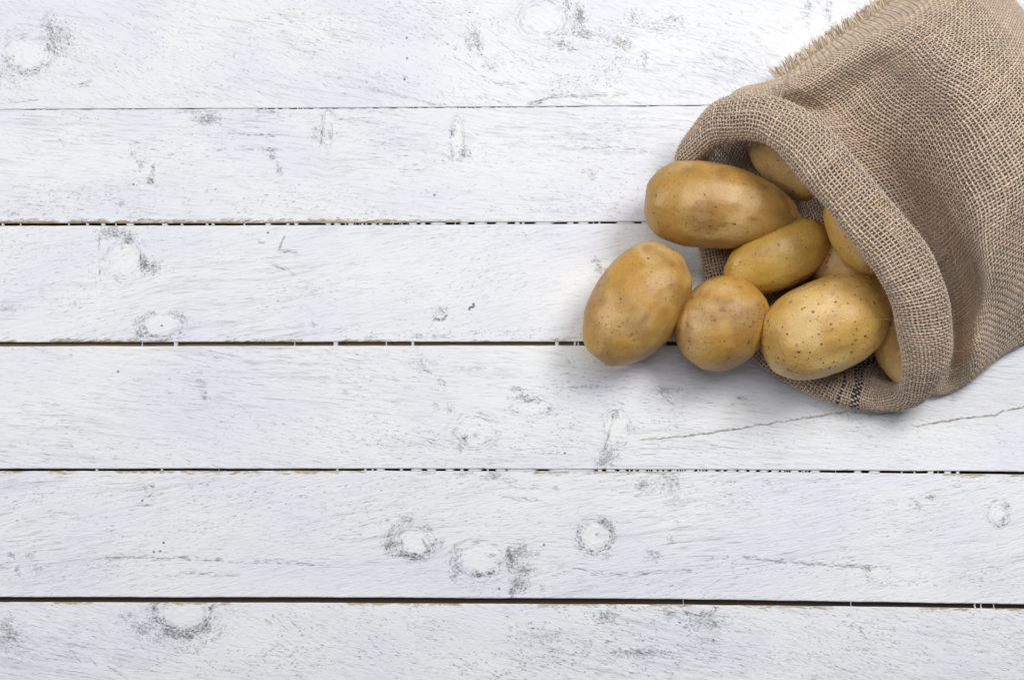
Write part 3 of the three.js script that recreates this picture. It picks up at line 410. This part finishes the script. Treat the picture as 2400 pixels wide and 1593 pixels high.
  // one loose seam thread
  const seam = new Threads(), sp = new THREE.CatmullRomCurve3([at(1868, 132, 14), at(1852, 164, 26), at(1838, 196, 38), at(1826, 232, 46)]).getPoints(24).map((p) => p.toArray());
  seam.tube(sp, sp.map(() => [0, 1, 0.02]), () => 0.45 * mm, () => 0.45 * mm, () => [0.5, 0.4, 0.28]); mesh('seam_thread', seam.geometry(), jute, sack);
  // loose fibres standing off the cloth
  const fuzz = new Threads();
  for (let k = 0; k < 8000; k++) {
    const fi = rand() * GU * 0.97, fj = rand() * GV, p = gsample(grid, fi, fj), n = new THREE.Vector3(...gsample(gridN, fi, fj)).normalize(); if (p[1] < 0.004) continue;
    const d = new THREE.Vector3(rand() - 0.5, rand() - 0.5, rand() - 0.5).addScaledVector(n, (rand() - 0.3) * 0.9).normalize(), b = new THREE.Vector3(rand() - 0.5, rand() - 0.5, rand() - 0.5), L = (2 + 7 * rand() * rand()) * mm, q = [];
    for (let m = 0; m <= 5; m++) { const s = m / 5; q.push([p[0] + (d.x * s + b.x * s * s) * L, Math.max(0.3 * mm, p[1] + (d.y * s + b.y * s * s) * L), p[2] + (d.z * s + b.z * s * s) * L]); }
    fuzz.tube(q, q.map(() => [n.x, n.y, n.z]), () => 0.065 * mm, () => 0.065 * mm, () => [0.55, 0.46, 0.35]);
  }
  const fz = mesh('loose_fibre', fuzz.geometry(), jute, sack); fz.userData.kind = 'stuff';
}

// ------------------------------------------------------------------ the potatoes
function potato(o) {
  const rand = rng(o.seed), NT = 96, NP = 144, pos = [], uv = [], ix = [], L = o.l * mm, W = o.w * mm, H = o.h * mm, pt = new THREE.Vector3();
  const dents = (o.dents || []).map(([x, y, z, r, d]) => ({ v: new THREE.Vector3(x, y, z).normalize(), r, d }));
  const shape = (d, out) => {
    const [x, y, z] = [d.x, d.y, d.z], e = o.e || 0.92, t = 1 + (o.taper || 0) * x + (o.waist || 0) * (x * x - 0.4), sg = (a) => Math.sign(a) * Math.pow(Math.abs(a), e);
    let r = 1 + (o.amp ?? 0.075) * fbm(x * 1.25 + o.seed, y * 1.25, z * 1.25, 2) + 0.012 * fbm(x * 4 + o.seed, y * 4, z * 4, 2) + 0.004 * noise(x * 14, y * 14 + o.seed, z * 14);
    for (const q of dents) { const a = d.angleTo(q.v) / q.r; if (a < 3) r -= q.d * Math.exp(-a * a); }
    return out.set(L * sg(x) * r, H * sg(y) * t * r, (W * sg(z) * t + (o.bend || 0) * mm * (x * x - 0.3)) * r);
  };
  for (let i = 0; i <= NT; i++) for (let j = 0; j <= NP; j++) { const th = i / NT * Math.PI, ph = j / NP * 2 * Math.PI; shape(new THREE.Vector3(Math.cos(th), Math.sin(th) * Math.cos(ph), Math.sin(th) * Math.sin(ph)), pt); pos.push(pt.x, pt.y, pt.z); uv.push(j / NP, i / NT); }
  for (let i = 0; i < NT; i++) for (let j = 0; j < NP; j++) { const a = i * (NP + 1) + j, b = a + 1, c = a + NP + 1, d = c + 1; if (i) ix.push(a, c, b); if (i < NT - 1) ix.push(b, c, d); }
  const g = new THREE.BufferGeometry(); g.setAttribute('position', new THREE.Float32BufferAttribute(pos, 3)); g.setAttribute('uv', new THREE.Float32BufferAttribute(uv, 2)); g.setIndex(ix); g.computeVertexNormals();
  const n = g.attributes.normal; for (let i = 0; i <= NT; i++) { const a = i * (NP + 1), b = a + NP, v = new THREE.Vector3(n.getX(a) + n.getX(b), n.getY(a) + n.getY(b), n.getZ(a) + n.getZ(b)).normalize(); n.setXYZ(a, v.x, v.y, v.z); n.setXYZ(b, v.x, v.y, v.z); }
  for (const i of [0, NT]) for (let j = 0; j <= NP; j++) n.setXYZ(i * (NP + 1) + j, i ? -1 : 1, 0, 0);
  // skin
  const tw = o.n > 4 ? 400 : 640, thh = tw / 2, col = new Uint8Array(tw * thh * 4), bmp = new Uint8Array(tw * thh * 4), d = new THREE.Vector3(), spots = [];
  for (let k = 0; k < (o.spots ?? 40); k++) { const a = rand() * 6.283, z = rand() * 2 - 1, s = Math.sqrt(1 - z * z); spots.push([z * L, s * Math.cos(a) * H, s * Math.sin(a) * W, (0.45 + 0.75 * rand() * rand()) * mm * (o.big || 1), 0.35 + 0.6 * rand()]); }
  const [tA, tB, tC] = [o.base || [0.50, 0.275, 0.058], o.russet || [0.27, 0.135, 0.038], o.pale || [0.61, 0.405, 0.17]];
  for (let i = 0; i < thh; i++) for (let j = 0; j < tw; j++) {
    const th = (i + 0.5) / thh * Math.PI, ph = (j + 0.5) / tw * 2 * Math.PI; d.set(Math.cos(th), Math.sin(th) * Math.cos(ph), Math.sin(th) * Math.sin(ph)); const x = d.x * L, y = d.y * H, z = d.z * W, S = o.seed * 3.1;
    const r1 = smooth(-0.06, 0.26, fbm(x * 42 + S, y * 42, z * 42, 3)) * Math.min(1, 1.25 * (o.rus ?? 0.6)), r2 = smooth(-0.12, 0.25, fbm(x * 34 + S, y * 34 + 9, z * 34, 3)) * 0.75, net = smooth(0.1, 0.5, fbm(x * 330 + S, y * 330, z * 330, 3)), grain = fbm(x * 900, y * 900 + S, z * 900, 2), speck = smooth(0.34, 0.55, noise(x * 620 + S, y * 620, z * 620)) * smooth(-0.1, 0.3, noise(x * 60, y * 60 + S, z * 60));
    const scuff = smooth(0.16, 0.24, fbm(x * 95 + S, y * 95 + 4, z * 95, 3)) * smooth(0.0, 0.25, noise(x * 30 + S, y * 30 + 8, z * 30)), c = tA.map((v, k) => { let q = lerp(v, tC[k], r2); q = lerp(q, tB[k], clamp(r1 * (0.55 + 0.6 * net))); q = lerp(q, tB[k] * 1.35, 0.45 * scuff * (0.5 + 0.5 * net)); q = lerp(q, tB[k] * 0.6, 0.5 * speck); return q * (1 + 0.2 * grain); });
    let h = 0.6 + 0.14 * grain + 0.16 * fbm(x * 260, y * 260 + S, z * 260, 2) + 0.08 * net * r1;
    for (const [sx, sy, sz, r, k] of spots) { const dx = x - sx, dy = y - sy, dz = z - sz; if (Math.abs(dx) > 3 * r || Math.abs(dy) > 3 * r) continue; const q = Math.sqrt(dx * dx + dy * dy + dz * dz) / r + 0.35 * grain; if (q > 2) continue; const f = Math.min(1, k * 1.15) * (1 - smooth(0.45, 1.15, q)); c[0] = lerp(c[0], 0.10, f); c[1] = lerp(c[1], 0.055, f); c[2] = lerp(c[2], 0.025, f); h -= 0.22 * f - 0.09 * (smooth(0.8, 1.2, q) - smooth(1.2, 1.8, q)); }
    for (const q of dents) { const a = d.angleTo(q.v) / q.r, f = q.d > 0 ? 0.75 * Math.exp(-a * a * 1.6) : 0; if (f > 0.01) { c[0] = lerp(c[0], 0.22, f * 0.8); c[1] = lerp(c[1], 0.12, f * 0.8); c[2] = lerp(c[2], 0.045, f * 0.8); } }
    const t = (i * tw + j) * 4; for (let k = 0; k < 3; k++) { col[t + k] = toSRGB(c[k]); bmp[t + k] = 255 * clamp(h); } col[t + 3] = bmp[t + 3] = 255;
  }
  const ct = texture(col, tw, thh, true), bt = texture(bmp, tw, thh, false); ct.wrapS = bt.wrapS = THREE.RepeatWrapping;
  const m = mesh(o.n ? `potato_00${o.n}` : 'potato', g, new THREE.MeshPhysicalMaterial({ map: ct, bumpMap: bt, bumpScale: 0.55e-3, roughness: o.rough || 0.43, specularIntensity: 1.0 }), scene);
  m.position.copy(at(o.x, o.y, o.z)); m.rotation.set(0, -(o.a) * D, (o.tilt || 0) * D, 'YXZ'); m.rotateX((o.roll || 0) * D);
  m.userData = { label: o.label, category: 'potato', group: 'potatoes spilling from the burlap sack' };
  return m;
}
const specs = [
  { n: 0, seed: 11, x: 1690, y: 487, z: 36, l: 49, w: 26, h: 25, a: 8, taper: -0.26, bend: 0, rus: 0.95, spots: 70, base: [0.44, 0.245, 0.055], label: 'long brownish potato tapering to a blunt end, resting over the corner of the sack lip', dents: [[-0.55, 0.75, -0.55, 0.16, 0.035], [0.35, 0.85, 0.45, 0.10, 0.018], [0.99, 0.1, 0.05, 0.14, -0.03], [0.93, 0.3, 0.15, 0.10, 0.012]] },
  { n: 1, seed: 23, x: 1493, y: 714, z: 27, l: 43, w: 28, h: 26.5, a: -57, taper: 0.05, rus: 0.7, spots: 60, label: 'plump oval potato lying wholly on the white planks beside the sack', dents: [[-0.2, 0.9, 0.3, 0.12, 0.012]] },
  { n: 2, seed: 37, amp: 0.045, x: 1692, y: 758, z: 30, l: 30.8, w: 27.2, h: 26, a: -48, taper: 0.03, rus: 0.75, spots: 50, label: 'small roundish potato touching the plump oval one, on the sack lip', dents: [[0.75, 0.6, -0.4, 0.07, 0.02], [0.6, 0.75, -0.2, 0.06, 0.015]] },
  { n: 3, seed: 41, x: 1822, y: 603, z: 30, l: 36, w: 20.5, h: 20, a: -24, taper: 0.08, rus: 0.55, spots: 50, rough: 0.4, base: [0.49, 0.295, 0.055], pale: [0.53, 0.345, 0.09], label: 'slim glossy greenish yellow potato lying between the other potatoes', dents: [[0.93, 0.4, -0.35, 0.12, 0.04]] },
  { n: 4, seed: 53, x: 1931, y: 766, z: 40, l: 41, w: 28.8, h: 27, a: -24, taper: -0.04, e: 0.86, rus: 0.3, spots: 330, big: 1.15, base: [0.56, 0.335, 0.085], pale: [0.68, 0.48, 0.2], label: 'large pale yellow potato covered with dark brown specks on the sack lip', dents: [[1, 0.15, -0.15, 0.16, 0.10]] },
  { n: 5, seed: 67, x: 2018, y: 628, z: 24, l: 34, w: 25, h: 21, a: 25, rus: 0.5, spots: 160, label: 'speckled potato mostly hidden behind the large specked one' },
  { n: 6, seed: 71, x: 2022, y: 540, z: 54, l: 29, w: 20, h: 18, a: 62, rus: 0.25, spots: 40, base: [0.62, 0.39, 0.10], label: 'bright yellow potato half covered by the middle of the rolled cuff' },
  { n: 7, seed: 83, x: 1842, y: 368, z: 28, l: 32, w: 19, h: 18, a: 52, rus: 0.3, spots: 40, base: [0.58, 0.39, 0.14], label: 'smooth pale potato under the arch of the cuff, beside see-through weave' },
  { n: 8, seed: 97, x: 2134, y: 802, z: 27, l: 30, w: 22, h: 21, a: 78, rus: 0.15, spots: 25, base: [0.70, 0.40, 0.12], pale: [0.74, 0.45, 0.17], label: 'orange yellow potato peeping from under the cuff near the purple stripe' },
];
specs.forEach(potato);

renderer.render(scene, camera);
